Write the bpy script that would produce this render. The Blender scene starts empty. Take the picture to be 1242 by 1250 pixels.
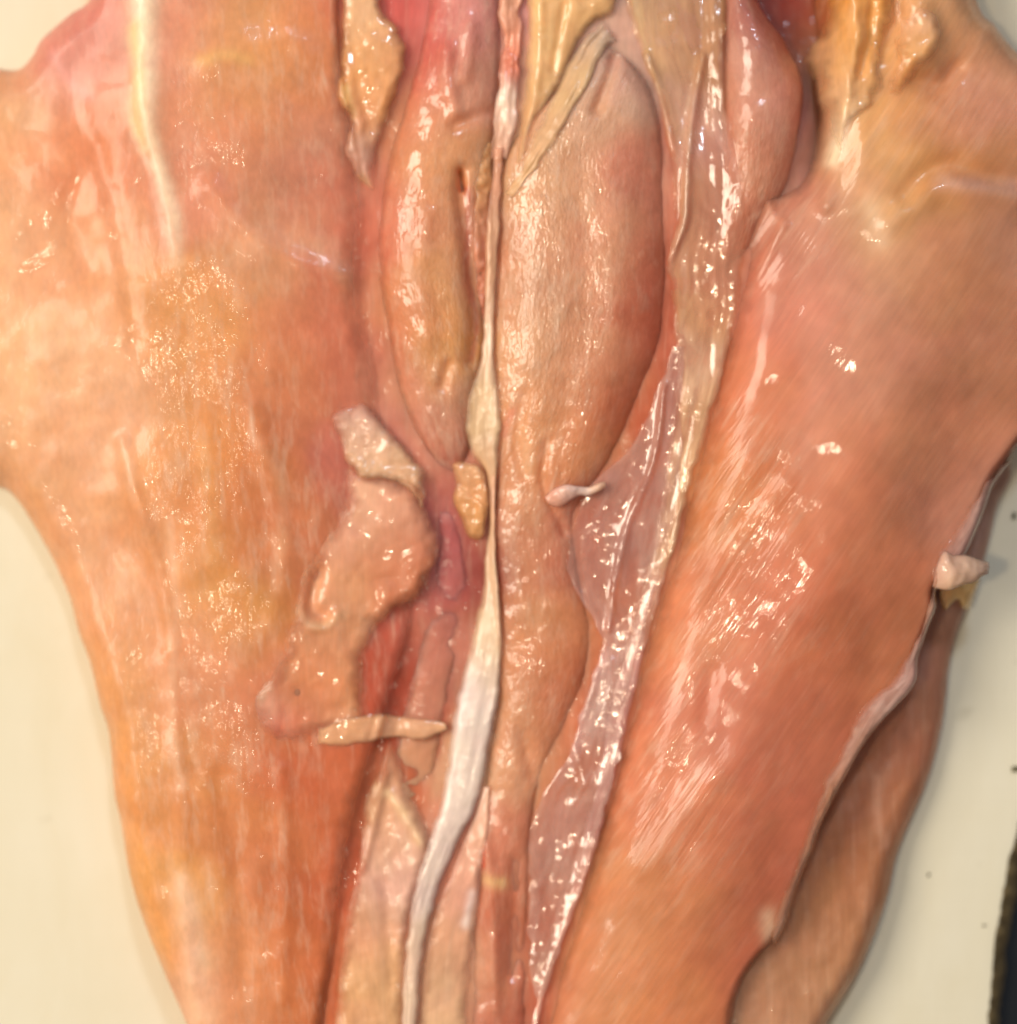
import bpy, math
import numpy as np

scene = bpy.context.scene
# ------------------------------------------------------------------ camera
S = 0.20 / 1242.0            # metres per layout unit (the picture is about 20 cm wide)
D = 0.60                     # camera height above the board
cam_data = bpy.data.cameras.new("camera")
cam = bpy.data.objects.new("camera", cam_data)
scene.collection.objects.link(cam)
scene.camera = cam
cam.location = (0, 0, D)
cam.rotation_euler = (0, 0, 0)
cam_data.sensor_fit = 'HORIZONTAL'
cam_data.angle = 2 * math.atan(0.10 / D)
cam_data.clip_start = 0.02
cam_data.clip_end = 20
cam_data.dof.use_dof = True
cam_data.dof.focus_distance = D - 0.021
cam_data.dof.aperture_fstop = 3.0

# ------------------------------------------------------------------ world: dim room air
world = bpy.data.worlds.new("World")
scene.world = world
world.use_nodes = True
bg = world.node_tree.nodes["Background"]
bg.inputs[0].default_value = (1.0, 0.92, 0.84, 1)
bg.inputs[1].default_value = 0.21


# ------------------------------------------------------------------ lamps
def area(name, loc, target, sx, sy, power, col):
    l = bpy.data.lights.new(name, 'AREA')
    l.shape = 'RECTANGLE'
    l.size, l.size_y = sx, sy
    l.energy = power
    l.color = col
    o = bpy.data.objects.new(name, l)
    scene.collection.objects.link(o)
    o.location = loc
    v = np.array(target, float) - np.array(loc, float)
    from mathutils import Vector
    o.rotation_euler = Vector(v).to_track_quat('-Z', 'Y').to_euler()
    return o


area("kitchen_lamp", (-0.95, 0.22, 1.02), (0, 0, 0), 0.62, 0.62, 16.2, (1.0, 0.89, 0.72))
area("window_light", (0.18, 0.74, 0.95), (0, 0, 0), 0.11, 0.10, 3.2, (0.70, 0.84, 1.0))
area("ceiling_lamp", (-0.26, -0.02, 0.95), (0, 0, 0), 0.055, 0.055, 1.6, (1.0, 0.82, 0.58))

scene.view_settings.view_transform = 'Standard'
scene.view_settings.look = 'None'
scene.view_settings.exposure = 0.06
scene.view_settings.gamma = 1.0
scene.cycles.filter_width = 2.0


# ------------------------------------------------------------------ numeric helpers
def lin(c):
    c = np.array(c, float) / 255.0
    return np.where(c <= 0.04045, c / 12.92, ((c + 0.055) / 1.055) ** 2.4)


def at(pts, h=0.0):
    """photo position + height above the board -> layout position on the table"""
    p = np.array(pts, float)
    k = (D - h * S) / D
    return np.stack([(p[..., 0] - 621) * k, -(p[..., 1] - 625) * k], -1)


def catmull(P, n, closed=False):
    P = np.array(P, float)
    m = len(P)
    if closed:
        Q = np.vstack([P[-1], P, P[0], P[1]])
        segs = m
    else:
        Q = np.vstack([2 * P[0] - P[1], P, 2 * P[-1] - P[-2]])
        segs = m - 1
    t = np.linspace(0, segs, n, endpoint=not closed)
    i = np.minimum(t.astype(int), segs - 1)
    f = (t - i)[:, None]
    a, b, c, d = Q[i], Q[i + 1], Q[i + 2], Q[i + 3]
    return 0.5 * (2 * b + (c - a) * f + (2 * a - 5 * b + 4 * c - d) * f ** 2 + (3 * b - a - 3 * c + d) * f ** 3)


def seg_dist(X, A, B):
    out = np.full(len(X), 1e9)
    for a, b in zip(A, B):
        ab = b - a
        L = max((ab ** 2).sum(), 1e-9)
        t = np.clip(((X - a) @ ab) / L, 0, 1)
        d = ((X - a - t[:, None] * ab) ** 2).sum(1)
        np.minimum(out, d, out=out)
    return np.sqrt(out)


def inside(X, P):
    c = np.zeros(len(X), bool)
    x, y = X[:, 0], X[:, 1]
    for a, b in zip(P, np.roll(P, -1, 0)):
        if a[1] == b[1]:
            continue
        k = (a[1] > y) != (b[1] > y)
        c ^= k & (x < (b[0] - a[0]) * (y - a[1]) / (b[1] - a[1]) + a[0])
    return c


_rng = np.random.RandomState(11)
_lat = _rng.rand(256, 256)


def vnoise(x, y, seed=0):
    x = x + seed * 17.31
    y = y + seed * 9.77
    xi = np.floor(x).astype(int)
    yi = np.floor(y).astype(int)
    fx = x - xi
    fy = y - yi
    fx = fx * fx * fx * (fx * (fx * 6 - 15) + 10)
    fy = fy * fy * fy * (fy * (fy * 6 - 15) + 10)
    g = lambda i, j: _lat[i & 255, j & 255]
    return ((g(xi, yi) * (1 - fx) + g(xi + 1, yi) * fx) * (1 - fy)
            + (g(xi, yi + 1) * (1 - fx) + g(xi + 1, yi + 1) * fx) * fy) * 2 - 1


def fbm(X, scale, seed=0, octv=4, gain=0.5):
    s = 0.0
    a = 1.0
    tot = 0.0
    x = X[:, 0] / scale
    y = X[:, 1] / scale
    c, q = math.cos(0.7), math.sin(0.7)
    for o in range(octv):
        s = s + a * vnoise(x, y, seed + o * 3)
        tot += a
        a *= gain
        x, y = (c * x - q * y) * 2.03, (q * x + c * y) * 2.03
    return s / tot


def soft(X, P, V, sig):
    """smooth blend of scattered values (P positions, V values)"""
    P = np.array(P, float)
    V = np.array(V, float)
    if V.ndim == 1:
        V = V[:, None]
    num = np.zeros((len(X), V.shape[1]))
    den = np.zeros(len(X))
    for p, v in zip(P, V):
        d2 = ((X - p) ** 2).sum(1)
        w = np.exp(-d2 / (2 * sig * sig)) + 1e-4 / (1 + d2 / (sig * sig)) ** 2
        num += w[:, None] * v
        den += w
    return num / den[:, None]


def stroke_w(X, line, w0, hz, w1=None, smooth=True):
    """gaussian weight around a hand-placed line, width running from w0 to w1"""
    P = at(line, hz)
    if smooth and len(P) > 2:
        P = catmull(P, len(P) * 5)
    if w1 is None:
        d = seg_dist(X, P[:-1], P[1:]) if len(P) > 1 else np.sqrt(((X - P[0]) ** 2).sum(1))
        return np.exp(-(d / w0) ** 2)
    out = np.zeros(len(X))
    n = len(P) - 1
    for i in range(n):
        d = seg_dist(X, P[i:i + 1], P[i + 1:i + 2])
        w = w0 + (w1 - w0) * i / max(n - 1, 1)
        np.maximum(out, np.exp(-(d / w) ** 2) * (1 - (i / max(n - 1, 1)) ** 3 * (1 if w1 < w0 else 0)), out=out)
    return out


# global relief of what has been laid so far (for draping later pieces)
GS = 3.0
GX0, GY0, GN, GM = -1050.0, -1050.0, 701, 701
G = np.zeros((GN, GM))


def under(X):
    fx = np.clip((X[:, 0] - GX0) / GS, 0, GN - 2)
    fy = np.clip((X[:, 1] - GY0) / GS, 0, GM - 2)
    i = fx.astype(int)
    j = fy.astype(int)
    a = fx - i
    b = fy - j
    return (G[i, j] * (1 - a) * (1 - b) + G[i + 1, j] * a * (1 - b)
            + G[i, j + 1] * (1 - a) * b + G[i + 1, j + 1] * a * b)


def blurred_under(X, r):
    s = 0
    k = 0
    for a in range(8):
        s = s + under(X + r * np.array([math.cos(a * 0.785), math.sin(a * 0.785)]))
        k += 1
    return (s + under(X) * 2) / (k + 2)


def crest_under(X, r):
    s = under(X)
    for a in range(8):
        s = np.maximum(s, under(X + r * np.array([math.cos(a * 0.785), math.sin(a * 0.785)])))
    return s


def lay(X, Z):
    i = np.round((X[:, 0] - GX0) / GS).astype(int)
    j = np.round((X[:, 1] - GY0) / GS).astype(int)
    ok = (i >= 0) & (i < GN) & (j >= 0) & (j < GM)
    np.maximum.at(G, (i[ok], j[ok]), Z[ok])


# ------------------------------------------------------------------ object helpers
def new_obj(name, verts, faces, mat, parent=None, smooth=True):
    me = bpy.data.meshes.new(name)
    me.vertices.add(len(verts))
    me.vertices.foreach_set("co", np.asarray(verts, np.float32).ravel())
    faces = np.asarray(faces, np.int32)
    k = faces.shape[1]
    me.loops.add(faces.size)
    me.loops.foreach_set("vertex_index", faces.ravel())
    me.polygons.add(len(faces))
    me.polygons.foreach_set("loop_start", np.arange(0, faces.size, k, dtype=np.int32))
    me.update(calc_edges=True)
    me.validate()
    if smooth:
        me.polygons.foreach_set("use_smooth", np.ones(len(me.polygons), bool))
    o = bpy.data.objects.new(name, me)
    scene.collection.objects.link(o)
    if mat:
        me.materials.append(mat)
    if parent:
        o.parent = parent
    return o


def add_attr(o, pigment, fibre, grain, solid):
    me = o.data
    n = len(me.vertices)
    a = me.attributes.new("pigment", 'FLOAT_COLOR', 'POINT')
    c = np.ones((n, 4), np.float32)
    c[:, :3] = pigment
    a.data.foreach_set("color", c.ravel())
    a = me.attributes.new("fibre", 'FLOAT_VECTOR', 'POINT')
    a.data.foreach_set("vector", np.asarray(fibre, np.float32).ravel())
    a = me.attributes.new("grain", 'FLOAT', 'POINT')
    a.data.foreach_set("value", np.asarray(grain, np.float32))
    a = me.attributes.new("solid", 'FLOAT', 'POINT')
    a.data.foreach_set("value", np.asarray(solid, np.float32))


def pigments(X, ctrl, strokes, hz, sig, seed):
    P = at([c[0] for c in ctrl], hz)
    Xw = X + np.stack([fbm(X, 60, seed + 5), fbm(X, 60, seed + 6)], 1) * 22
    col = soft(Xw, P, [lin(c[1]) for c in ctrl], sig)
    for st in strokes:
        line, w, c, a = st[:4]
        w1 = st[4] if len(st) > 4 else None
        g = stroke_w(Xw * 0.35 + X * 0.65, line, w, hz, w1) * a
        g = np.clip(g * (1 + 0.45 * fbm(X, 26, seed + 9)), 0, 1)[:, None]
        col = col * (1 - g) + lin(c) * g
    # natural mottling of the tissue
    m = fbm(X, 45, seed + 21, 4)[:, None]
    m2 = fbm(X, 16, seed + 31, 3)[:, None]
    col = col * (1.05 + 0.09 * m + 0.07 * m2)
    col[:, 1] *= 1.01 + 0.04 * fbm(X, 30, seed + 41, 3)
    lum = (col @ np.array([0.3, 0.6, 0.1]))[:, None]
    col = lum + (col - lum) * 0.98
    return np.clip(col, 0.0, 0.95)


def grains(X, ctrl, hz, sig):
    if not ctrl:
        return np.full(len(X), 0.4)
    return soft(X, at([c[0] for c in ctrl], hz), [c[1] for c in ctrl], sig)[:, 0]


def closed_sheet(name, X, Ztop, Zbot, tris, bmask, mat, parent):
    """top sheet + bottom sheet sharing the rim vertices -> one closed solid"""
    n = len(X)
    remap = np.arange(n)
    inner = np.where(~bmask)[0]
    remap[inner] = n + np.arange(len(inner))
    V = np.zeros((n + len(inner), 3))
    V[:n, :2] = X
    V[:n, 2] = Ztop
    V[n:, :2] = X[inner]
    V[n:, 2] = Zbot[inner]
    F = np.vstack([tris, remap[tris][:, ::-1]])
    o = new_obj(name, V * S, F, mat, parent)
    return o, np.concatenate([np.arange(n), inner])


def boundary_mask(n, quads):
    k = quads.shape[1]
    E = np.vstack([quads[:, [i, (i + 1) % k]] for i in range(k)])
    Es = np.sort(E, 1)
    u, c = np.unique(Es, axis=0, return_counts=True)
    m = np.zeros(n, bool)
    m[u[c == 1].ravel()] = True
    return m


def patch(name, parent, mat, outline, hz, hctrl=None, hsig=110, R=45, q=2.0, drape=None, thick=14, lift=None,
          feats=(), lump=(3, 60), fine=(1.0, 14), pig=(), strokes=(), psig=80, grain=(), fang=0.0, seed=0, step=3.0,
          ragged=0.0, zbot=-0.0, gsig=50, fade=0.0):
    """a piece of tissue given by its outline seen from above, with its own relief"""
    P = catmull(at(outline, hz), max(60, len(outline) * 7), True)
    lo = P.min(0) - 3 * step
    hi = P.max(0) + 3 * step
    i0 = np.floor((lo - GX0) / step).astype(int)
    i1 = np.ceil((hi - GX0) / step).astype(int)
    xs = GX0 + np.arange(i0[0], i1[0] + 1) * step
    ys = GY0 + np.arange(i0[1], i1[1] + 1) * step
    XX, YY = np.meshgrid(xs, ys, indexing='ij')
    X = np.stack([XX.ravel(), YY.ravel()], 1)
    d = seg_dist(X, P, np.roll(P, -1, 0))
    d = np.where(inside(X, P), d, -d)
    if ragged:
        d = d + ragged * fbm(X, 18, seed + 77, 3)
    nx, ny = len(xs), len(ys)
    Dg = d.reshape(nx, ny)
    gx, gy = np.gradient(Dg, step)
    idx = np.arange(nx * ny).reshape(nx, ny)
    qd = np.stack([idx[:-1, :-1], idx[1:, :-1], idx[1:, 1:], idx[:-1, 1:]], -1).reshape(-1, 4)
    keep = (d[qd] > 0).sum(1) >= 2
    qd = qd[keep]
    used = np.unique(qd)
    re = -np.ones(nx * ny, int)
    re[used] = np.arange(len(used))
    qd = re[qd]
    X = X[used]
    g = np.stack([gx.ravel()[used], gy.ravel()[used]], 1)
    d = d[used]
    bm = boundary_mask(len(X), qd)
    mv = bm | (d < 0)
    gl = np.maximum(np.sqrt((g ** 2).sum(1)), 0.5)
    X = X.copy()
    sh = np.clip(-d / gl, -1.5 * step, 1.5 * step)
    X[mv] += g[mv] / gl[mv][:, None] * sh[mv][:, None]
    d = np.where(mv, 0, np.maximum(d, 0))
    if not np.isscalar(R):
        R = soft(X, at([c[0] for c in R], hz), [c[1] for c in R], 70)[:, 0]
    prof = (1 - (1 - np.clip(d / R, 0, 1)) ** 2) ** (1.0 / q)
    if hctrl is not None:
        H = soft(X, at([c[0] for c in hctrl], hz), [c[1] for c in hctrl], hsig)[:, 0]
    else:
        H = np.full(len(X), float(thick))
    edge = np.clip(d / 12, 0, 1)
    rel = lump[0] * fbm(X, lump[1], seed + 1, 3) + fine[0] * fbm(X, fine[1], seed + 2, 2)
    for f in feats:
        w = stroke_w(X, f[0], f[1], hz, f[3] if len(f) > 3 else None)
        rel = rel + f[2] * w
    if drape is None:
        z0 = np.full(len(X), zbot)
        Z = z0 + H * prof + rel * edge
        Zb = np.minimum(z0, Z - 1)
    else:
        base = np.maximum(blurred_under(X, drape), under(X) - 1.0)
        if lift is not None:
            base = base + soft(X, at([c[0] for c in lift], hz), [c[1] for c in lift], 30)[:, 0]
        Z = base + H * prof + rel * edge
        Zb = base - 2.0 - 4 * np.clip(d / 10, 0, 1)
    Zb = np.where(bm, Z, Zb)
    lay(X, Z)
    o, src = closed_sheet(name, X, Z, Zb, qd, bm, mat, parent)
    col = pigments(X, pig, strokes, hz, psig, seed)
    ca, sa = math.cos(fang), math.sin(fang)
    fib = np.stack([X[:, 0] * ca - X[:, 1] * sa, X[:, 0] * sa + X[:, 1] * ca, Z], 1)
    gr = grains(X, grain, hz, gsig)
    fib = fib[src]
    fib[:, 2] = np.asarray(o.data.vertices[0].co)[2] * 0 + np.concatenate([Z, Zb[src[len(X):]]])
    if not np.isscalar(fade):
        fd = np.maximum(soft(X, at([c[0] for c in fade], hz), [c[1] for c in fade], 45)[:, 0], 0.3)
        sol = np.clip((d - 0.18 * fd) / fd + 0.15 * fbm(X, 14, seed + 61, 2), 0, 1)
        sol = np.where(fd < 3, 1.0, sol)
    else:
        sol = np.clip(d / fade + 0.25 * fbm(X, 14, seed + 61, 2), 0, 1) if fade else np.ones(len(X))
    add_attr(o, col[src], fib, gr[src], sol[src])
    return o


def ribbon(name, parent, mat, L, R_, hz, H, base, p=2.2, q=2.0, m=36, nstep=2.5, thick=None, feats=(), lump=(2, 50),
           fine=(0.8, 12), pig=(), strokes=(), psig=70, grain=(), seed=0, drape=None, wave=0.0, skew=0.0, wob=0.0, gsig=50, fade=0.0):
    """a band of tissue lofted between its two edges; fibres run along it"""
    k = len(L)
    H = np.broadcast_to(np.array(H, float), (k,))
    base = np.broadcast_to(np.array(base, float), (k,))
    Lp = at(L, hz)
    Rp = at(R_, hz)
    ln = np.sqrt((np.diff((Lp + Rp) / 2, axis=0) ** 2).sum(1)).sum()
    n = int(max(20, ln / nstep))
    # resample evenly along the length
    C = catmull(np.hstack([Lp, Rp, H[:, None], base[:, None]]), n * 4)
    cs = np.r_[0, np.cumsum(np.sqrt((np.diff((C[:, :2] + C[:, 2:4]) / 2, axis=0) ** 2).sum(1)))]
    sv = np.linspace(0, cs[-1], n)
    C = np.stack([np.interp(sv, cs, C[:, j]) for j in range(6)], 1)
    t = -np.cos(np.linspace(0, math.pi, m))
    t = 0.55 * t + 0.45 * np.linspace(-1, 1, m)
    A = C[:, None, 0:2] * (1 - (t[None, :, None] + 1) / 2) + C[:, None, 2:4] * (t[None, :, None] + 1) / 2
    T = np.broadcast_to(t[None], (n, m)).ravel()
    SS = np.repeat(sv, m)
    X = A.reshape(-1, 2).copy()
    W = np.sqrt(((C[:, 0:2] - C[:, 2:4]) ** 2).sum(1)).repeat(m) / 2
    if wob:
        nrm = C[:, 2:4] - C[:, 0:2]
        nrm = (nrm / np.maximum(np.sqrt((nrm ** 2).sum(1)), 1e-6)[:, None]).repeat(m, 0)
        w_ = wob * (vnoise(SS / 14, T * 0 + 3, seed + 50) * (T < 0) * -T + vnoise(SS / 14, T * 0 + 9, seed + 51) * (T > 0) * T)
        X += nrm * w_[:, None]
    tt = np.clip(T + skew * (1 - T * T), -1, 1)
    prof = np.clip(1 - np.abs(tt) ** p, 0, 1) ** (1.0 / q)
    Hh = C[:, 4].repeat(m)
    Bb = C[:, 5].repeat(m)
    if drape is not None:
        Bb = Bb + crest_under(X, -drape) if drape < 0 else Bb + np.maximum(blurred_under(X, drape), under(X) - 1.5)
    rel = lump[0] * fbm(X, lump[1], seed + 1, 3) + fine[0] * fbm(X, fine[1], seed + 2, 2)
    if wave:
        rel = rel + wave * fbm(np.stack([T * W, SS * 0.12], 1), 6, seed + 4, 3)
    for f in feats:
        w = stroke_w(X, f[0], f[1], hz, f[3] if len(f) > 3 else None)
        rel = rel + f[2] * w
    edge = np.clip((1 - np.abs(T)) * W / 8, 0, 1)
    Z = Bb + Hh * prof + rel * edge
    th = thick if thick is not None else 12.0
    Zb = (Bb - th * np.clip((1 - np.abs(T)) * W / 6, 0, 1)) if thick is None else Z - th
    idx = np.arange(n * m).reshape(n, m)
    qd = np.stack([idx[:-1, :-1], idx[:-1, 1:], idx[1:, 1:], idx[1:, :-1]], -1).reshape(-1, 4)
    # upward winding
    v1 = X[qd[:, 1]] - X[qd[:, 0]]
    v2 = X[qd[:, 3]] - X[qd[:, 0]]
    if (v1[:, 0] * v2[:, 1] - v1[:, 1] * v2[:, 0]).sum() < 0:
        qd = qd[:, ::-1]
    bm = boundary_mask(len(X), qd)
    lay(X, Z)
    o, src = closed_sheet(name, X, Z, Zb, qd, bm, mat, parent)
    col = pigments(X, pig, strokes, hz, psig, seed)
    fib = np.stack([T * W + seed * 31, SS, Z], 1)[src]
    fib[:, 2] = np.concatenate([Z, Zb[src[len(X):]]])
    gr = grains(X, grain, hz, gsig)
    ends = np.minimum(SS, sv[-1] - SS)
    sol = np.clip(np.minimum((1 - np.abs(T)) * W, ends) / np.minimum(fade, 0.5 * W + 0.5) + 0.2 * fbm(X, 14, seed + 61, 2), 0, 1) if fade else np.ones(len(X))
    add_attr(o, col[src], fib, gr[src], sol[src])
    return o


# ------------------------------------------------------------------ materials
def nodes_of(name):
    m = bpy.data.materials.new(name)
    m.use_nodes = True
    nt = m.node_tree
    return m, nt, nt.nodes["Principled BSDF"], nt.nodes["Material Output"]


def math_node(nt, op, a, b=None, c=None):
    n = nt.nodes.new("ShaderNodeMath")
    n.operation = op
    for i, v in enumerate((a, b, c)):
        if v is None:
            continue
        if isinstance(v, (int, float)):
            n.inputs[i].default_value = v
        else:
            nt.links.new(v, n.inputs[i])
    return n.outputs[0]


def noise_node(nt, vec, scale, detail=3, rough=0.55, sc3=None, dist=0.0):
    if sc3 is not None:
        mp = nt.nodes.new("ShaderNodeVectorMath")
        mp.operation = 'MULTIPLY'
        nt.links.new(vec, mp.inputs[0])
        mp.inputs[1].default_value = sc3
        vec = mp.outputs[0]
    n = nt.nodes.new("ShaderNodeTexNoise")
    n.inputs["Scale"].default_value = scale
    n.inputs["Detail"].default_value = detail
    n.inputs["Roughness"].default_value = rough
    n.inputs["Distortion"].default_value = dist
    nt.links.new(vec, n.inputs["Vector"])
    return n.outputs[0]


def ramp(nt, v, a, b):
    n = nt.nodes.new("ShaderNodeMapRange")
    n.inputs[1].default_value = a
    n.inputs[2].default_value = b
    n.clamp = True
    nt.links.new(v, n.inputs[0])
    return n.outputs[0]


def flesh(name, sss=0.8, rough=0.42, coat=1.0, coat_rough=0.07, fibre=1.0, wet=1.0, streak=0.5, veil=0.3, fs=(1.0, 1.0), pale=(0.74, 0.47, 0.33), radius=(3.0, 1.5, 0.8), fade=False, relief=False):
    m, nt, b, out = nodes_of(name)
    pg = nt.nodes.new("ShaderNodeAttribute")
    pg.attribute_name = "pigment"
    fb = nt.nodes.new("ShaderNodeAttribute")
    fb.attribute_name = "fibre"
    gr = nt.nodes.new("ShaderNodeAttribute")
    gr.attribute_name = "grain"
    vec = fb.outputs["Vector"]
    grain = gr.outputs["Fac"]
    nf = noise_node(nt, vec, 1.0, 2, 0.6, (0.10 * fs[0], 0.009 * fs[1], 0.04), 0.35)       # fibre bundles
    nf2 = noise_node(nt, vec, 1.0, 1, 0.5, (0.22 * fs[0], 0.040 * fs[1], 0.1))       # single fibres
    nw = noise_node(nt, vec, 1.0, 2, 0.5, (0.09, 0.06, 0.08))     # wet film
    nl = noise_node(nt, vec, 1.0, 2, 0.5, (0.022, 0.016, 0.02))           # patches
    # colour: pigment with pale fibre streaks
    st = ramp(nt, nf, 0.54, 0.80)
    st = math_node(nt, 'MULTIPLY', st, grain)
    st = math_node(nt, 'MULTIPLY', st, streak)
    mx = nt.nodes.new("ShaderNodeMix")
    mx.data_type = 'RGBA'
    nt.links.new(st, mx.inputs[0])
    nt.links.new(pg.outputs["Color"], mx.inputs[6])
    mx.inputs[7].default_value = (*pale, 1)
    if veil:
        nv = noise_node(nt, vec, 1.0, 3, 0.62, (0.075, 0.020, 0.03), 0.25)  # torn whitish film on the muscle
        vf = math_node(nt, 'MULTIPLY', math_node(nt, 'MULTIPLY', ramp(nt, nv, 0.50, 0.74), veil), math_node(nt, 'MULTIPLY_ADD', grain, 0.9, 0.12))
        mv = nt.nodes.new("ShaderNodeMix")
        mv.data_type = 'RGBA'
        nt.links.new(vf, mv.inputs[0])
        nt.links.new(mx.outputs[2], mv.inputs[6])
        mv.inputs[7].default_value = (0.76, 0.50, 0.36, 1)
        mx = mv
    hs = nt.nodes.new("ShaderNodeHueSaturation")
    val = math_node(nt, 'MULTIPLY_ADD', nl, 0.36, 0.82)
    val = math_node(nt, 'MULTIPLY_ADD', math_node(nt, 'SUBTRACT', nf2, 0.5), 0.22, val)
    nt.links.new(val, hs.inputs["Value"])
    nt.links.new(mx.outputs[2], hs.inputs["Color"])
    nt.links.new(hs.outputs[0], b.inputs["Base Color"])
    # relief
    h1 = math_node(nt, 'MULTIPLY', math_node(nt, 'MULTIPLY_ADD', nf, 1.5, math_node(nt, 'MULTIPLY', nf2, 0.9)), math_node(nt, 'MULTIPLY', grain, 1.6 * fibre))
    h3 = math_node(nt, 'MULTIPLY', nw, math_node(nt, 'MULTIPLY_ADD', grain, 1.3 * wet, 0.5 * wet))
    hh = math_node(nt, 'ADD', h1, h3)
    bp = nt.nodes.new("ShaderNodeBump")
    bp.inputs["Strength"].default_value = 1.0
    bp.inputs["Distance"].default_value = 0.75 * S
    nt.links.new(hh, bp.inputs["Height"])
    nt.links.new(bp.outputs[0], b.inputs["Coat Normal"])
    if relief:
        nt.links.new(bp.outputs[0], b.inputs["Normal"])
    b.inputs["Roughness"].default_value = rough
    b.inputs["IOR"].default_value = 1.38
    b.inputs["Coat Weight"].default_value = coat
    cw = math_node(nt, 'MULTIPLY', ramp(nt, nl, 0.30, 0.62), coat)
    nt.links.new(cw, b.inputs["Coat Weight"])
    b.inputs["Coat Roughness"].default_value = coat_rough
    b.inputs["Coat IOR"].default_value = 1.5
    b.inputs["Subsurface Weight"].default_value = sss
    b.inputs["Subsurface Radius"].default_value = radius
    b.subsurface_method = "BURLEY"
    b.inputs["Subsurface Scale"].default_value = 0.001
    if fade:                                   # margins thin out to nothing
        so = nt.nodes.new("ShaderNodeAttribute")
        so.attribute_name = "solid"
        tr = nt.nodes.new("ShaderNodeBsdfTransparent")
        ms = nt.nodes.new("ShaderNodeMixShader")
        nt.links.new(so.outputs["Fac"], ms.inputs[0])
        nt.links.new(tr.outputs[0], ms.inputs[1])
        nt.links.new(b.outputs[0], ms.inputs[2])
        nt.links.new(ms.outputs[0], out.inputs["Surface"])
    return m


MUSCLE = flesh("wet_muscle", fade=True, relief=True, coat=0.5, fibre=0.8, wet=0.4, fs=(1.0, 0.5), coat_rough=0.05, rough=0.46)
LEFT = flesh("left_lobe_muscle", fade=True, coat=0.26, coat_rough=0.07, veil=0.34, wet=0.7, streak=0.5, fibre=0.8, fs=(0.9, 2.4))
TENDER = flesh("tenderloin_muscle", fade=True, relief=True, fibre=1.15, streak=0.6, veil=0.45, wet=0.7, coat_rough=0.045, rough=0.48, fs=(1.15, 3.4))
BED = flesh("deep_muscle", fade=True, coat=0.2, rough=0.6, wet=0.7, veil=0.15)
FAT = flesh("chicken_fat", fade=True, veil=0.15, sss=0.6, rough=0.45, fibre=0.25, streak=0.12, wet=0.7, pale=(0.8, 0.62, 0.42), radius=(3.5, 2.0, 1.0))
TENDON = flesh("white_tendon", fade=True, veil=0.0, sss=0.45, rough=0.36, fibre=0.35, streak=0.3, wet=0.35, coat=0.5, coat_rough=0.2, pale=(0.86, 0.78, 0.64), radius=(2.0, 1.6, 1.1))


def film(name, col, opac=0.35, opac2=0.7):
    """thin wet connective tissue: part see-through, part milky"""
    m = flesh(name, sss=0.0, rough=0.30, coat=1.0, coat_rough=0.08, fibre=0.12, wet=0.7, streak=0.3, veil=0.0, pale=(0.85, 0.68, 0.62))
    nt = m.node_tree
    b = nt.nodes["Principled BSDF"]
    out = nt.nodes["Material Output"]
    tr = nt.nodes.new("ShaderNodeBsdfTransparent")
    tr.inputs[0].default_value = (*col, 1)
    mx = nt.nodes.new("ShaderNodeMixShader")
    gr = nt.nodes.new("ShaderNodeAttribute")
    gr.attribute_name = "grain"
    fb = nt.nodes.new("ShaderNodeAttribute")
    fb.attribute_name = "fibre"
    n = noise_node(nt, fb.outputs["Vector"], 1.0, 3, 0.55, (0.06, 0.014, 0.03), 0.8)
    f = math_node(nt, 'MULTIPLY_ADD', ramp(nt, n, 0.35, 0.7), opac2 - opac, opac)
    f = math_node(nt, 'MULTIPLY', f, gr.outputs["Fac"])
    so = nt.nodes.new("ShaderNodeAttribute")
    so.attribute_name = "solid"
    f = math_node(nt, 'MULTIPLY', f, so.outputs["Fac"])
    nt.links.new(f, mx.inputs[0])
    gl = nt.nodes.new("ShaderNodeBsdfGlossy")
    gl.inputs["Roughness"].default_value = 0.09
    if b.inputs["Coat Normal"].is_linked:
        nt.links.new(b.inputs["Coat Normal"].links[0].from_socket, gl.inputs["Normal"])
    mg = nt.nodes.new("ShaderNodeMixShader")               # clear part still reflects like a wet sheet
    nt.links.new(math_node(nt, 'MULTIPLY', so.outputs["Fac"], 0.055), mg.inputs[0])
    nt.links.new(tr.outputs[0], mg.inputs[1])
    nt.links.new(gl.outputs[0], mg.inputs[2])
    nt.links.new(mg.outputs[0], mx.inputs[1])
    nt.links.new(b.outputs[0], mx.inputs[2])
    nt.links.new(mx.outputs[0], out.inputs["Surface"])
    return m


BAND = film("fascia_band_film", (0.98, 0.94, 0.90), 0.34, 0.72)
FILM = film("connective_film", (0.99, 0.95, 0.93), 0.10, 0.36)


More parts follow.
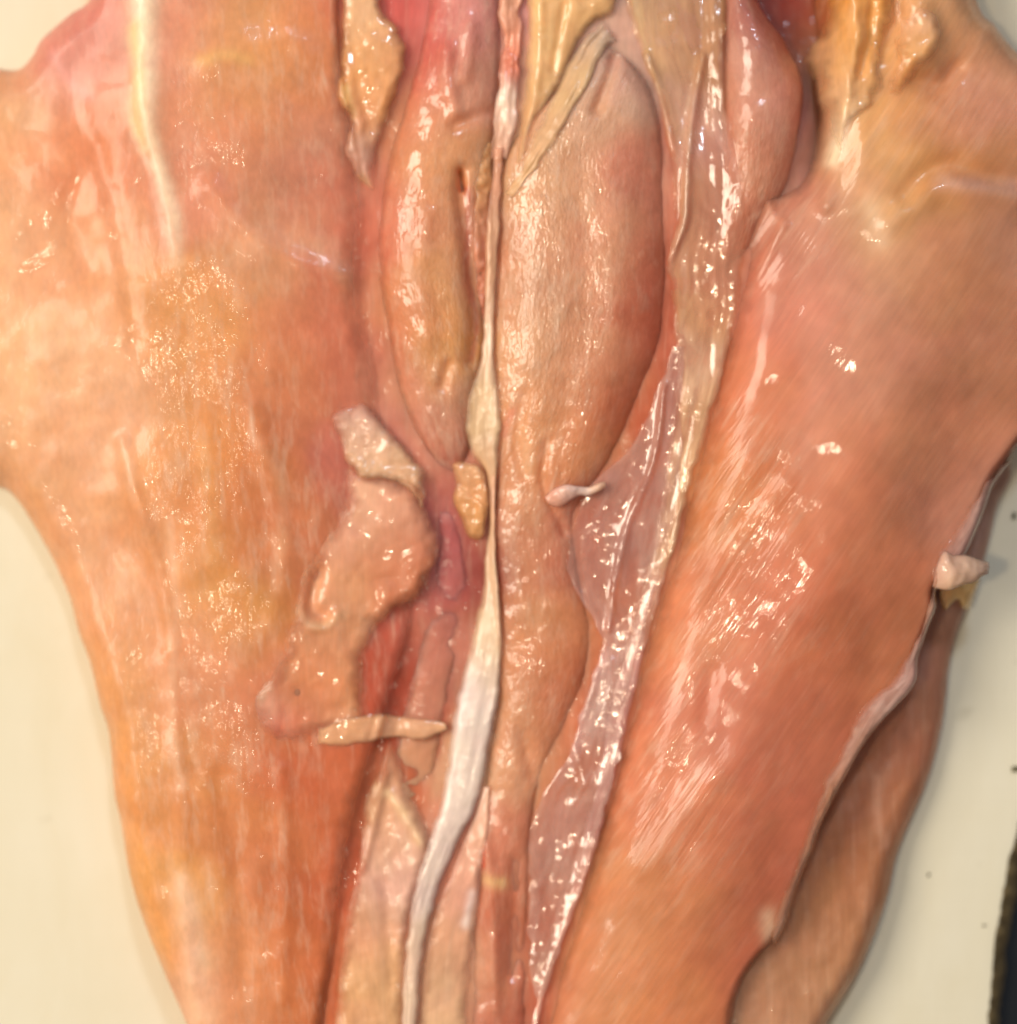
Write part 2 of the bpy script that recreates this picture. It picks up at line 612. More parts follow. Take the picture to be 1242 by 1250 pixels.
def board_mat():
    m, nt, b, out = nodes_of("cream_board_plastic")
    tc = nt.nodes.new("ShaderNodeTexCoord")
    v = tc.outputs["Object"]
    n1 = noise_node(nt, v, 14, 4, 0.6)
    n2 = noise_node(nt, v, 60, 4, 0.65, (1.0, 0.35, 1.0), 0.8)
    cr = nt.nodes.new("ShaderNodeValToRGB")
    cr.color_ramp.elements[0].position = 0.30
    cr.color_ramp.elements[0].color = (*lin((226, 216, 188)), 1)
    cr.color_ramp.elements[1].position = 0.62
    cr.color_ramp.elements[1].color = (*lin((234, 227, 206)), 1)
    nt.links.new(math_node(nt, 'MULTIPLY_ADD', n2, 0.4, math_node(nt, 'MULTIPLY', n1, 0.6)), cr.inputs[0])
    # small dull stains
    n3 = noise_node(nt, v, 95, 2, 0.4)
    stn = ramp(nt, n3, 0.70, 0.82)
    mx = nt.nodes.new("ShaderNodeMix")
    mx.data_type = 'RGBA'
    nt.links.new(math_node(nt, 'MULTIPLY', stn, 0.5), mx.inputs[0])
    nt.links.new(cr.outputs[0], mx.inputs[6])
    mx.inputs[7].default_value = (*lin((176, 166, 140)), 1)
    nt.links.new(mx.outputs[2], b.inputs["Base Color"])
    sc = noise_node(nt, v, 1.0, 3, 0.6, (900, 60, 200))
    bp = nt.nodes.new("ShaderNodeBump")
    bp.inputs["Strength"].default_value = 0.25
    bp.inputs["Distance"].default_value = 0.0002
    nt.links.new(math_node(nt, 'ADD', n2, sc), bp.inputs["Height"])
    nt.links.new(bp.outputs[0], b.inputs["Normal"])
    b.inputs["Roughness"].default_value = 0.6
    b.inputs["Specular IOR Level"].default_value = 0.25
    return m


def simple_mat(name, c0, c1, scale, rough=0.6, bump=0.3):
    m, nt, b, out = nodes_of(name)
    tc = nt.nodes.new("ShaderNodeTexCoord")
    n1 = noise_node(nt, tc.outputs["Object"], scale, 5, 0.65)
    cr = nt.nodes.new("ShaderNodeValToRGB")
    cr.color_ramp.elements[0].position = 0.35
    cr.color_ramp.elements[0].color = (*lin(c0), 1)
    cr.color_ramp.elements[1].position = 0.65
    cr.color_ramp.elements[1].color = (*lin(c1), 1)
    nt.links.new(n1, cr.inputs[0])
    nt.links.new(cr.outputs[0], b.inputs["Base Color"])
    b.inputs["Roughness"].default_value = rough
    bp = nt.nodes.new("ShaderNodeBump")
    bp.inputs["Strength"].default_value = bump
    bp.inputs["Distance"].default_value = 0.0004
    nt.links.new(n1, bp.inputs["Height"])
    nt.links.new(bp.outputs[0], b.inputs["Normal"])
    return m


def tag(o, label, cat, group=None):
    o["label"] = label
    o["category"] = cat
    if group:
        o["group"] = group


# ------------------------------------------------------------------ setting: worktop and board
top_mat = simple_mat("dark_worktop", (20, 26, 34), (30, 37, 46), 40, 0.45)
wt = new_obj("worktop", [(-0.9, -0.7, -0.0135), (0.9, -0.7, -0.0135), (0.9, 0.7, -0.0135), (-0.9, 0.7, -0.0135)], [[0, 1, 2, 3]], top_mat, None, False)
wt["kind"] = "structure"

board = bpy.data.objects.new("cutting_board", None)
scene.collection.objects.link(board)
tag(board, "cream white cutting board with a worn brown edge, under the raw chicken", "cutting board")
BM = board_mat()
RIM = simple_mat("worn_board_rim", (92, 74, 44), (150, 128, 88), 300, 0.75, 0.8)
# board: its right edge runs slightly slanted; the rim is chipped and slopes down
ys_ = np.linspace(0.20, -0.26, 420)
ev = 625 - ys_ / S
xe = np.interp(ev, [-700, 938, 1009, 1059, 1105, 1151, 1230, 2400], [1390, 1262, 1243, 1231, 1222, 1216, 1208, 1090])
xx = np.stack([ev, ev * 0], 1)
chip = 3.2 * fbm(xx, 30, 3, 3) + 2.4 * fbm(xx, 7, 8, 3)
xe = xe + chip
xo = xe + np.interp(ev, [900, 1100, 1240], [26, 24, 19]) + 2.5 * fbm(xx, 22, 13, 3)
lx = -0.30
V = []
F = []
n = len(ys_)
for i in range(n):
    y = ys_[i]
    a = (xe[i] - 621) * S
    b_ = (xo[i] - 621) * S
    V += [(lx, y, 0.0), (a - 0.002, y, 0.0), (a, y, -0.0003)]
for i in range(n - 1):
    k = 3 * i
    for j in range(2):
        F.append([k + j, k + 3 + j, k + 4 + j, k + j + 1])
surf = new_obj("cutting_surface", V, F, BM, board)
V = []
F = []
for i in range(n):
    y = ys_[i]
    a = (xe[i] - 621) * S
    b_ = (xo[i] - 621) * S
    V += [(a, y, -0.0003), (a * 0.6 + b_ * 0.4, y, -0.0015 - 0.0006 * math.sin(i * 1.7)), (b_, y, -0.0062), (b_ + 0.0004, y, -0.013), (a - 0.03, y, -0.013)]
for i in range(n - 1):
    k = 5 * i
    for j in range(4):
        F.append([k + j, k + 5 + j, k + 6 + j, k + j + 1])
new_obj("worn_rim", V, F, RIM, board)
# the other three sides of the slab
y0, y1 = ys_[-1], ys_[0]
xr0, xr1 = (xe[-1] - 621) * S, (xe[0] - 621) * S
V = [(lx, y0, 0), (lx, y1, 0), (xr1, y1, -0.0003), (xr0, y0, -0.0003), (lx, y0, -.013), (lx, y1, -.013), (xr1, y1, -.013), (xr0, y0, -.013)]
new_obj("board_side", V, [[0, 1, 5, 4], [1, 2, 6, 5], [3, 0, 4, 7]], BM, board, False)

# small crumbs on the board
CR = simple_mat("herb_crumb", (60, 58, 34), (104, 96, 62), 900, 0.7)


def crumb(u, v, r, label, seed):
    import bmesh
    bm = bmesh.new()
    bmesh.ops.create_icosphere(bm, subdivisions=2, radius=1.0)
    rs = np.random.RandomState(seed)
    ph = rs.rand(6) * 6
    for w in bm.verts:
        k = 1 + 0.35 * math.sin(3 * w.co.x + ph[0]) * math.cos(2.5 * w.co.y + ph[1]) + 0.2 * math.sin(5 * w.co.y + ph[2])
        w.co.x *= k * 1.25
        w.co.y *= k * (0.7 + 0.5 * rs.rand() * 0.2)
        w.co.z *= 0.45 * k
    me = bpy.data.meshes.new("crumb")
    bm.to_mesh(me)
    bm.free()
    me.polygons.foreach_set("use_smooth", np.ones(len(me.polygons), bool))
    me.materials.append(CR)
    o = bpy.data.objects.new("crumb", me)
    scene.collection.objects.link(o)
    p = at([(u, v)])[0]
    o.location = (p[0] * S, p[1] * S, r * S * 0.35)
    o.scale = (r * S,) * 3
    o.rotation_euler = (0, 0, rs.rand() * 6)
    tag(o, label, "crumb", "crumbs on the board")


crumb(1238, 630, 3.6, "olive brown crumb on the shaded board beside the right edge of the meat", 1)
crumb(1240, 938, 5, "largest dark crumb on the board, just above the worn brown edge", 2)
crumb(1134, 1068, 2.2, "tiny grey crumb on the board next to the meat's lower flap", 3)
crumb(1202, 1130, 2.0, "tiny grey crumb on the board beside the worn brown edge", 4)

# ------------------------------------------------------------------ the chicken
meat = bpy.data.objects.new("raw_chicken_breast", None)
scene.collection.objects.link(meat)
tag(meat, "raw pink butterflied chicken breast with tenderloins and a white tendon on the board", "chicken breast")

ORANGE = (214, 142, 88)
PEACH = (222, 158, 114)
PINK = (212, 138, 112)
ROSE = (202, 118, 104)
RED = (176, 66, 52)
DEEP = (132, 32, 26)
YEL = (226, 172, 98)
OCH = (206, 142, 70)
CREAM = (236, 208, 164)
WHITE = (240, 226, 204)
LILAC = (216, 172, 164)
SAL = (208, 122, 82)
TAN = (206, 146, 104)
GREY = (206, 176, 160)
BROWN = (178, 112, 82)

# tones of the muscle, one continuous field over all muscle parts
MUSCLE_TONES = [
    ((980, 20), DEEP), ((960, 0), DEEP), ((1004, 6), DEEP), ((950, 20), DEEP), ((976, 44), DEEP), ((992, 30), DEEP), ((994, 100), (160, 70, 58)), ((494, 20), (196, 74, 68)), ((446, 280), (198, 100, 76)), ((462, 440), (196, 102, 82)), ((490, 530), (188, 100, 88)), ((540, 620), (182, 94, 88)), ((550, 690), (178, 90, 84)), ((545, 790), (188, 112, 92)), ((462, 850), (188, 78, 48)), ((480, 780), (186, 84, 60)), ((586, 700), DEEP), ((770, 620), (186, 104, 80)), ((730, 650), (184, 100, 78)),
    ((20, 120), (218, 156, 110)), ((0, 300), (222, 158, 114)), ((20, 480), (224, 164, 118)), ((30, 580), (216, 150, 104)), ((70, 60), (206, 124, 112)),
           ((120, 60), (208, 122, 108)), ((90, 200), (212, 126, 84)), ((150, 120), (206, 128, 92)), ((80, 320), (224, 152, 108)), ((130, 500), (222, 158, 118)),
           ((100, 680), (216, 150, 106)), ((220, 40), (210, 132, 104)), ((300, 60), (216, 148, 92)), ((380, 60), (206, 124, 80)), ((300, 160), (206, 128, 88)),
           ((260, 220), (206, 126, 96)), ((380, 220), (202, 132, 106)), ((330, 300), (212, 144, 104)), ((420, 270), (196, 104, 80)), ((430, 420), (196, 104, 78)),
           ((240, 400), (214, 140, 82)), ((240, 560), (212, 136, 76)), ((300, 600), (202, 116, 66)), ((340, 440), (206, 124, 84)), ((350, 640), (198, 116, 80)),
           ((270, 720), (208, 136, 72)), ((180, 700), (214, 140, 92)), ((130, 850), (216, 146, 92)), ((240, 830), (212, 136, 96)), ((330, 860), (206, 122, 84)),
           ((180, 950), (214, 142, 84)), ((270, 960), (206, 126, 74)), ((370, 920), (194, 96, 58)), ((420, 950), (194, 98, 60)), ((330, 1040), (206, 122, 76)),
           ((400, 1060), (190, 88, 54)), ((200, 1120), (218, 148, 84)), ((260, 1180), (214, 140, 100)), ((320, 1180), (210, 130, 76)), ((390, 1180), (194, 96, 56)),
           ((450, 560), (192, 104, 88)), ((480, 830), (170, 60, 40)),
    ((1030, 10), (230, 156, 72)), ((1000, 60), (222, 160, 108)), ((1060, 60), (230, 164, 86)), ((1130, 40), (226, 166, 118)), ((1130, 90), (222, 136, 72)),
           ((1200, 60), (202, 140, 104)), ((1180, 130), (196, 130, 110)), ((1050, 130), (222, 164, 108)), ((1080, 190), (220, 156, 96)), ((1180, 208), (192, 124, 66)),
           ((1240, 260), (196, 134, 106)), ((1060, 260), (208, 154, 104)), ((1000, 240), (190, 128, 112)), ((940, 290), (188, 110, 82)), ((980, 330), (194, 118, 98)),
           ((960, 400), (204, 118, 92)), ((1060, 330), (194, 132, 104)), ((1150, 330), (188, 122, 86)), ((1200, 430), (176, 112, 84)), ((1060, 450), (192, 124, 98)),
           ((900, 480), (206, 118, 80)), ((1140, 540), (186, 116, 84)), ((1000, 560), (196, 118, 86)), ((880, 600), (206, 126, 78)), ((960, 640), (202, 114, 78)),
           ((1080, 680), (190, 112, 80)), ((1180, 610), (184, 118, 96)), ((840, 760), (210, 127, 88)), ((940, 740), (198, 107, 76)), ((1040, 790), (190, 108, 74)),
           ((1110, 800), (178, 104, 70)), ((880, 880), (202, 115, 88)), ((980, 900), (192, 107, 78)), ((800, 960), (208, 123, 88)), ((930, 980), (192, 105, 78)),
           ((870, 1040), (202, 120, 84)), ((940, 1080), (188, 99, 72)), ((770, 1100), (204, 129, 86)), ((840, 1140), (200, 123, 82)), ((900, 1170), (192, 101, 72)),
           ((720, 1200), (210, 135, 90)), ((820, 1220), (208, 125, 80)),
    ((920, 40), (208, 150, 132)), ((940, 110), (206, 148, 126)), ((900, 140), (198, 126, 100)), ((930, 220), (196, 124, 96)), ((975, 110), (196, 118, 104)),
    ((500, 60), (200, 90, 76)), ((520, 20), (206, 100, 92)), ((570, 20), (212, 138, 128)), ((570, 90), (214, 144, 118)), ((500, 140), (206, 124, 90)), ((540, 180), (208, 140, 94)),
            ((470, 250), (202, 112, 88)), ((520, 260), (210, 140, 98)), ((500, 380), (206, 128, 90)), ((540, 330), (212, 148, 98)), ((530, 430), (212, 146, 82)), ((580, 300), (196, 116, 88)),
            ((490, 460), (206, 142, 110)), ((530, 510), (204, 142, 112)), ((560, 560), (190, 112, 88)),
    ((760, 90), (206, 156, 136)), ((720, 140), (208, 154, 122)), ((650, 220), (212, 154, 114)), ((700, 220), (206, 146, 112)), ((650, 330), (208, 150, 116)), ((740, 300), (206, 140, 108)), ((790, 200), (196, 116, 92)),
            ((806, 330), (186, 96, 70)), ((800, 400), (182, 88, 62)), ((690, 330), (200, 132, 100)), ((660, 430), (212, 152, 114)), ((730, 440), (202, 134, 100)), ((770, 500), (184, 88, 56)), ((650, 520), (214, 144, 100)), ((710, 540), (202, 126, 84)),
            ((640, 640), (208, 142, 104)), ((690, 660), (190, 108, 82)), ((650, 740), (210, 140, 98)), ((700, 780), (196, 114, 76)), ((640, 850), (206, 138, 98)), ((690, 860), (194, 106, 72)), ((610, 930), (214, 154, 118)),
            ((650, 930), (196, 120, 82)), ((600, 1040), (212, 130, 102)), ((640, 1040), (196, 116, 86)), ((620, 1120), (192, 104, 74)), ((585, 1180), (214, 150, 116)), ((630, 1200), (180, 86, 62))]

# deep muscle under the middle
patch("muscle_bed", meat, BED,
      [(380, -110), (1080, -110), (1040, 60), (1000, 300), (900, 600), (830, 900), (760, 1100), (740, 1370), (340, 1370),
       (340, 1150), (350, 900), (340, 600), (340, 300)], 50,
      hctrl=[((600, 0), 80), ((450, 100), 80), ((450, 300), 78), ((470, 450), 74), ((600, 300), 80), ((840, 250), 88), ((860, 100), 76), ((600, 560), 74), ((780, 600), 84),
             ((800, 450), 84), ((560, 700), 62), ((470, 830), 58), ((500, 900), 62), ((700, 800), 74), ((600, 1200), 66), ((470, 1000), 70), ((450, 1180), 76), ((970, 30), 14), ((995, 60), 30),
             ((940, 100), 70), ((700, 1200), 62)], hsig=60, R=40,
      pig=MUSCLE_TONES,
      psig=30, grain=[((600, 600), .5)], seed=3)

# lower flap peeking out at the right
patch("lower_flap", meat, MUSCLE,
      [(1100, 480), (1232, 560), (1222, 620), (1208, 680), (1188, 735), (1166, 800), (1156, 881), (1138, 952), (1102, 1038), (1085, 1105),
       (1056, 1180), (1020, 1240), (960, 1330), (860, 1350), (860, 1150), (960, 900), (1050, 700)], 30,
      hctrl=[((1180, 700), 36), ((1110, 900), 42), ((1050, 1050), 46), ((980, 1200), 58), ((930, 1190), 74), ((900, 1260), 74), ((965, 1145), 62)], R=34, lump=(4, 60),
      pig=[((1150, 800), (170, 110, 84)), ((1080, 950), (176, 108, 80)), ((1020, 1050), (166, 94, 64)), ((1070, 1100), (182, 122, 76)),
           ((1000, 1180), (184, 130, 98)), ((1190, 680), (176, 130, 114))],
      strokes=[([(1068, 950), (1070, 1000), (1080, 1030)], 6, (222, 160, 130), .5)],
      grain=[((1050, 1050), .35)], seed=5)

# left breast lobe
patch("breast_lobe", meat, LEFT,
      [(120, -110), (104, -20), (74, 6), (40, 36), (27, 58), (8, 74), (-40, 74), (-110, 120), (-130, 350), (-100, 520), (-40, 585),
       (0, 602), (42, 665), (72, 728), (84, 772), (100, 815), (112, 866), (124, 905), (130, 975), (138, 1010), (150, 1080), (172, 1148), (212, 1242),
       (270, 1360), (400, 1370), (412, 1250), (424, 1120), (440, 1010), (462, 930), (476, 880), (500, 800), (520, 700), (512, 610), (480, 540),
       (466, 450), (446, 350), (452, 250), (440, 160), (424, 80), (420, -10), (430, -110)], 85,
      hctrl=[((-60, 300), 62), ((0, 120), 58), ((0, 300), 70), ((0, 530), 56), ((70, 60), 74), ((80, 250), 80), ((80, 500), 78), ((90, 700), 62), ((140, 200), 92),
             ((200, 100), 100), ((180, 420), 96), ((250, 300), 104), ((330, 150), 108), ((340, 400), 104), ((420, 300), 88), ((446, 250), 82), ((410, 80), 92),
             ((440, 420), 80), ((470, 520), 70), ((240, 600), 96), ((330, 620), 98), ((420, 640), 80), ((150, 800), 80), ((250, 800), 94),
             ((340, 800), 98), ((440, 800), 78), ((170, 1000), 84), ((270, 1000), 100), ((370, 1000), 96), ((440, 960), 80), ((220, 1180), 86),
             ((300, 1180), 98), ((390, 1150), 82), ((480, 700), 52)], hsig=62, R=[((0, 300), 42), ((80, 700), 42), ((170, 1100), 42), ((300, 1200), 40), ((450, 100), 10), ((450, 400), 10), ((490, 700), 10), ((430, 1100), 10)], lump=(3.5, 80), fine=(0.4, 24),
      fade=[((0, 300), 0), ((100, 30), 0), ((20, 60), 0), ((80, 700), 0), ((120, 900), 0), ((170, 1100), 0), ((220, 1240), 0), ((200, 500), 0), ((250, 900), 0), ((250, 200), 0), ((430, 20), 14), ((446, 140), 26), ((450, 250), 30), ((450, 350), 30), ((468, 450), 30), ((490, 550), 26), ((515, 660), 22), ((500, 800), 20), ((470, 900), 22), ((445, 1000), 26), ((425, 1100), 26), ((412, 1230), 26)],
      feats=[([(175, -20), (176, 60), (180, 140), (198, 215), (213, 285), (222, 350)], 20, 6, 5),
             ([(90, 130), (110, 190), (85, 260), (110, 330)], 20, -5),
             ([(120, 180), (140, 260), (155, 340), (165, 420)], 12, -3),
             ([(255, 80), (300, 60), (350, 50), (380, 70)], 16, 3),
             ([(260, 230), (300, 280), (360, 320), (420, 340)], 16, 6),
             ([(250, 520), (255, 600), (260, 690)], 14, 2),
             ([(310, 500), (335, 600), (350, 690), (330, 760)], 12, 3),
             ([(150, 540), (170, 620), (200, 720), (212, 790)], 10, 4),
             ([(205, 800), (215, 900), (225, 1000), (222, 1080), (235, 1200)], 11, 3),
             ([(270, 950), (290, 1050), (300, 1200)], 14, -4),
             ([(345, 940), (350, 1060), (345, 1220)], 10, 3)],
      pig=MUSCLE_TONES,
      psig=40,
      strokes=[([(178, -60), (176, 50), (180, 130), (198, 213), (213, 283), (222, 370)], 19, (242, 216, 184), .95, 6),
               ([(166, 40), (170, 130), (178, 180)], 9, (232, 190, 128), .7),
               ([(252, 74), (280, 70), (300, 78)], 9, (230, 176, 108), .5),
               ([(205, 640), (212, 760), (214, 860), (222, 960)], 6, (230, 172, 136), .55),
               ([(222, 1075), (232, 1140), (240, 1240)], 10, (238, 186, 152), .85, 22),
               ([(320, 540), (345, 620), (340, 720)], 8, (222, 156, 118), .5),
               ([(252, 540), (260, 620), (262, 680)], 12, (224, 158, 98), .45),
               ([(60, 60), (85, 100), (110, 120)], 7, (222, 150, 140), .6),
               ([(10, 420), (60, 400), (120, 430)], 30, (228, 172, 126), .4),
               ([(280, 330), (330, 290), (390, 300), (430, 345)], 16, (220, 156, 122), .5)],
      grain=[((80, 250), .3), ((60, 500), .45), ((300, 300), .75), ((330, 560), .9), ((150, 800), .45), ((300, 900), .85), ((320, 1060), .9),
             ((420, 1000), .3), ((200, 1150), .35), ((430, 400), .3)], fang=-0.06, seed=7)

# right breast lobe
patch("breast_lobe", meat, MUSCLE,
      [(1012, -110), (1006, 30), (996, 90), (1000, 140), (985, 200), (955, 215), (925, 205), (900, 260), (880, 380), (850, 500), (815, 640), (780, 780), (752, 900),
       (726, 1010), (700, 1110), (660, 1230), (640, 1360), (890, 1370), (905, 1290), (909, 1242), (920, 1206), (938, 1178), (954, 1160), (967, 1137), (978, 1095),
       (990, 1062), (999, 1041), (1006, 1015), (1020, 985), (1042, 945), (1068, 902), (1098, 868), (1124, 838), (1128, 806), (1140, 770), (1150, 742), (1150, 720), (1180, 690), (1205, 640), (1222, 592), (1245, 560), (1300, 480),
       (1360, 350), (1350, 180), (1296, 84), (1252, 40), (1230, 12), (1212, -8), (1170, -110)], 125,
      hctrl=[((1020, 20), 118), ((1060, 100), 136), ((1130, 40), 126), ((1200, 60), 96), ((1240, 130), 100), ((1180, 170), 132), ((1290, 250), 96), ((1170, 260), 142),
             ((1050, 230), 142), ((960, 260), 108), ((920, 330), 106), ((1000, 350), 134), ((1100, 380), 150), ((1210, 400), 136), ((900, 480), 110), ((980, 500), 138),
             ((1080, 560), 152), ((1190, 560), 116), ((850, 620), 104), ((920, 640), 128), ((1020, 680), 152), ((1110, 700), 138), ((1180, 640), 98), ((810, 760), 100),
             ((880, 780), 128), ((980, 820), 150), ((1070, 820), 132), ((1120, 800), 88), ((780, 900), 98), ((850, 920), 130), ((940, 950), 146), ((1000, 940), 128),
             ((1040, 920), 86), ((750, 1030), 94), ((820, 1050), 128), ((900, 1060), 136), ((960, 1050), 92), ((720, 1150), 84), ((790, 1170), 120), ((870, 1180), 120),
             ((920, 1170), 78), ((700, 1260), 80), ((800, 1260), 112), ((890, 1240), 74)], hsig=52, R=[((1030, 0), 40), ((950, 250), 70), ((860, 500), 70), ((780, 800), 70), ((700, 1150), 60), ((1240, 60), 60), ((1220, 600), 20), ((1130, 800), 15), ((1050, 920), 14), ((980, 1100), 14), ((910, 1200), 20)], q=2.2, lump=(4, 90), fine=(0.4, 30),
      fade=[((1030, 0), 0), ((1000, 80), 8), ((995, 180), 24), ((930, 215), 30), ((900, 270), 34), ((880, 380), 36), ((850, 500), 36), ((815, 640), 34), ((780, 780), 30), ((752, 900), 26), ((720, 1030), 24), ((680, 1180), 20), ((1050, 200), 0), ((1000, 450), 0), ((950, 700), 0), ((880, 1000), 0), ((1220, 600), 0), ((1130, 800), 0), ((1050, 920), 0), ((980, 1100), 0), ((945, 1172), 8), ((915, 1220), 22), ((905, 1280), 22), ((1240, 60), 0), ((1180, 0), 0)],
      feats=[([(1242, 218), (1200, 214), (1160, 202), (1130, 212), (1105, 240)], 14, -9),
             ([(1242, 240), (1195, 232), (1150, 228), (1118, 246), (1085, 275)], 16, 6),
             ([(1020, 60), (1030, 120), (1022, 180), (1008, 250)], 10, 8),
             ([(1125, 10), (1135, 50), (1120, 80)], 20, 12),
             ([(1075, 60), (1095, 20), (1090, -20)], 12, -10),
             ([(1120, 95), (1150, 100), (1170, 80)], 12, -9),
             ([(900, 330), (945, 240)], 6, 5), ([(925, 340), (960, 270)], 5, 4),
             ([(820, 720), (870, 640), (925, 565)], 16, 3), ([(840, 740), (900, 660), (960, 590)], 14, 3),
             ([(870, 820), (860, 880)], 10, -4), ([(790, 1060), (850, 980), (900, 920)], 16, 3)],
      pig=MUSCLE_TONES,
      psig=40,
      strokes=[([(1036, 130), (1028, 160), (1018, 190)], 10, (242, 216, 182), .9),
               ([(1060, 250), (1075, 290)], 14, (226, 186, 150), .5),
               ([(1236, 228), (1190, 228), (1150, 225)], 12, (206, 156, 140), .6),
               ([(1225, 595), (1206, 640), (1180, 690), (1160, 700)], 13, (226, 178, 166), .8),
               ([(1150, 745), (1128, 806), (1122, 838), (1096, 868), (1068, 900)], 10, (226, 172, 156), .85),
               ([(1060, 905), (1038, 945), (1015, 990), (1000, 1035), (978, 1092), (958, 1155)], 10, (220, 160, 128), .8),
               ([(940, 1120), (950, 1155)], 13, (222, 172, 140), .8),
               ([(1004, 300), (1000, 420), (985, 560)], 22, (206, 132, 108), .35)],
      grain=[((1060, 150), .5), ((1080, 220), .4), ((1150, 300), .12), ((940, 280), .7), ((980, 400), .15), ((1080, 480), .08), ((1040, 600), .12), ((880, 600), 1.0), ((910, 640), .95), ((850, 680), .9), ((830, 760), .7),
             ((970, 760), .55), ((980, 690), .3), ((1080, 720), .06), ((825, 830), .9), ((900, 850), .25), ((1000, 880), .08), ((830, 1020), 1.0), ((870, 960), .8), ((900, 900), .3), ((940, 1000), .06), ((790, 1150), .35), ((880, 1120), .2), ((900, 1200), .15)], gsig=34,
      fang=0.60, seed=19)

# ragged yellow fat at the top of the right lobe
patch("fat_piece", meat, FAT,
      [(1018, -90), (1014, 8), (996, 46), (988, 62), (1000, 90), (1010, 128), (1018, 172), (1030, 186), (1044, 150), (1066, 128), (1080, 100), (1078, 60), (1092, 20), (1090, -90)], 132,
      hctrl=[((1010, 40), 14), ((1050, 20), 10), ((1060, 100), 8), ((1025, 160), 8)], hsig=40, drape=10, R=16, q=1.7, lump=(5, 30), fine=(1.2, 14), step=2, ragged=5, fade=18,
      pig=[((1030, 0), (228, 150, 72)), ((1000, 60), (220, 162, 118)), ((1050, 60), (226, 156, 84)), ((1030, 130), (232, 186, 140)), ((1065, 110), (222, 158, 98)), ((1022, 175), (236, 204, 170))], psig=24,
      feats=[([(1040, -20), (1046, 40), (1034, 110), (1022, 170)], 8, 6), ([(1066, 0), (1062, 50), (1050, 90)], 6, -6)], grain=[((1010, 60), .9), ((1050, 100), .7)], seed=131)
patch("fat_piece", meat, FAT,
      [(1100, -70), (1102, 12), (1122, 4), (1146, 18), (1152, 52), (1140, 74), (1116, 94), (1098, 118), (1086, 104), (1094, 70), (1090, 30)], 132,
      hctrl=[((1130, 30), 13), ((1120, 70), 10), ((1100, 100), 6)], hsig=30, drape=10, R=16, q=1.7, lump=(4, 24), fine=(1.0, 13), step=2, ragged=4, fade=18,
      pig=[((1130, 20), (226, 170, 130)), ((1140, 50), (224, 166, 116)), ((1105, 70), (224, 158, 96)), ((1100, 105), (220, 150, 90))], psig=22, grain=[((1120, 50), .8)], seed=137)

# small muscle in the upper right gap
ribbon("muscle_strip", meat, TENDER,
       [(884, -80), (886, 0), (886, 60), (884, 140), (880, 220), (872, 300), (866, 370)],
       [(905, -80), (936, 5), (964, 45), (986, 100), (978, 170), (962, 230), (932, 310)], 110,
       H=[30, 46, 54, 54, 46, 34, 16], base=[40, 56, 60, 62, 64, 66, 62], fade=6, lump=(3, 40), skew=0.1,
       pig=MUSCLE_TONES,
       psig=30, grain=[((930, 60), .25), ((920, 240), .7)], seed=23)

# left tenderloin
ribbon("tenderloin", meat, TENDER,
       [(520, -90), (516, 0), (503, 70), (488, 117), (467, 198), (457, 266), (458, 336), (469, 407), (484, 480), (510, 540), (538, 580)],
       [(612, -90), (616, 0), (616, 70), (612, 140), (606, 210), (601, 290), (597, 360), (595, 430), (586, 490), (578, 548), (560, 588)], 120,
       H=[30, 33, 38, 41, 43, 44, 44, 41, 34, 22, 5], base=[66, 66, 66, 66, 66, 66, 66, 64, 64, 64, 62], p=2.4, q=1.5, fade=13, m=64, nstep=2.2, lump=(3, 45), fine=(0.8, 16),
       feats=[([(545, 60), (548, 100), (556, 135)], 10, 7), ([(556, 150), (580, 140), (600, 130)], 8, -6), ([(565, 205), (562, 235), (570, 300), (578, 380), (574, 440)], 8, -8),
              ([(561, 206), (564, 228)], 3, -20),
              ([(520, 260), (515, 340), (520, 420)], 14, 4), ([(575, 30), (568, 90)], 10, 6), ([(548, 445), (540, 470)], 7, -6)],
       pig=MUSCLE_TONES,
       psig=30, strokes=[([(568, 230), (570, 300), (578, 380), (574, 440)], 5, (176, 86, 66), .7)],
       grain=[((500, 120), .25), ((520, 260), .7), ((470, 280), .2), ((530, 400), .8), ((520, 500), .6), ((570, 60), .5)], seed=29)

# granular fat strip between left tenderloin and tendon
ribbon("fat_strip", meat, FAT,
       [(596, 170), (584, 195), (578, 240), (576, 290), (580, 340), (588, 390)],
       [(602, 170), (603, 195), (602, 240), (600, 300), (598, 350), (593, 390)], 112, fade=5, H=[1, 4, 6, 6, 4, 1], base=0, drape=10, m=16, fine=(5, 9), lump=(3, 20),
       pig=[((590, 200), (224, 160, 108)), ((585, 300), (216, 140, 108)), ((585, 400), (206, 120, 92))], psig=40, grain=[((590, 250), .9)], seed=31, wob=3)

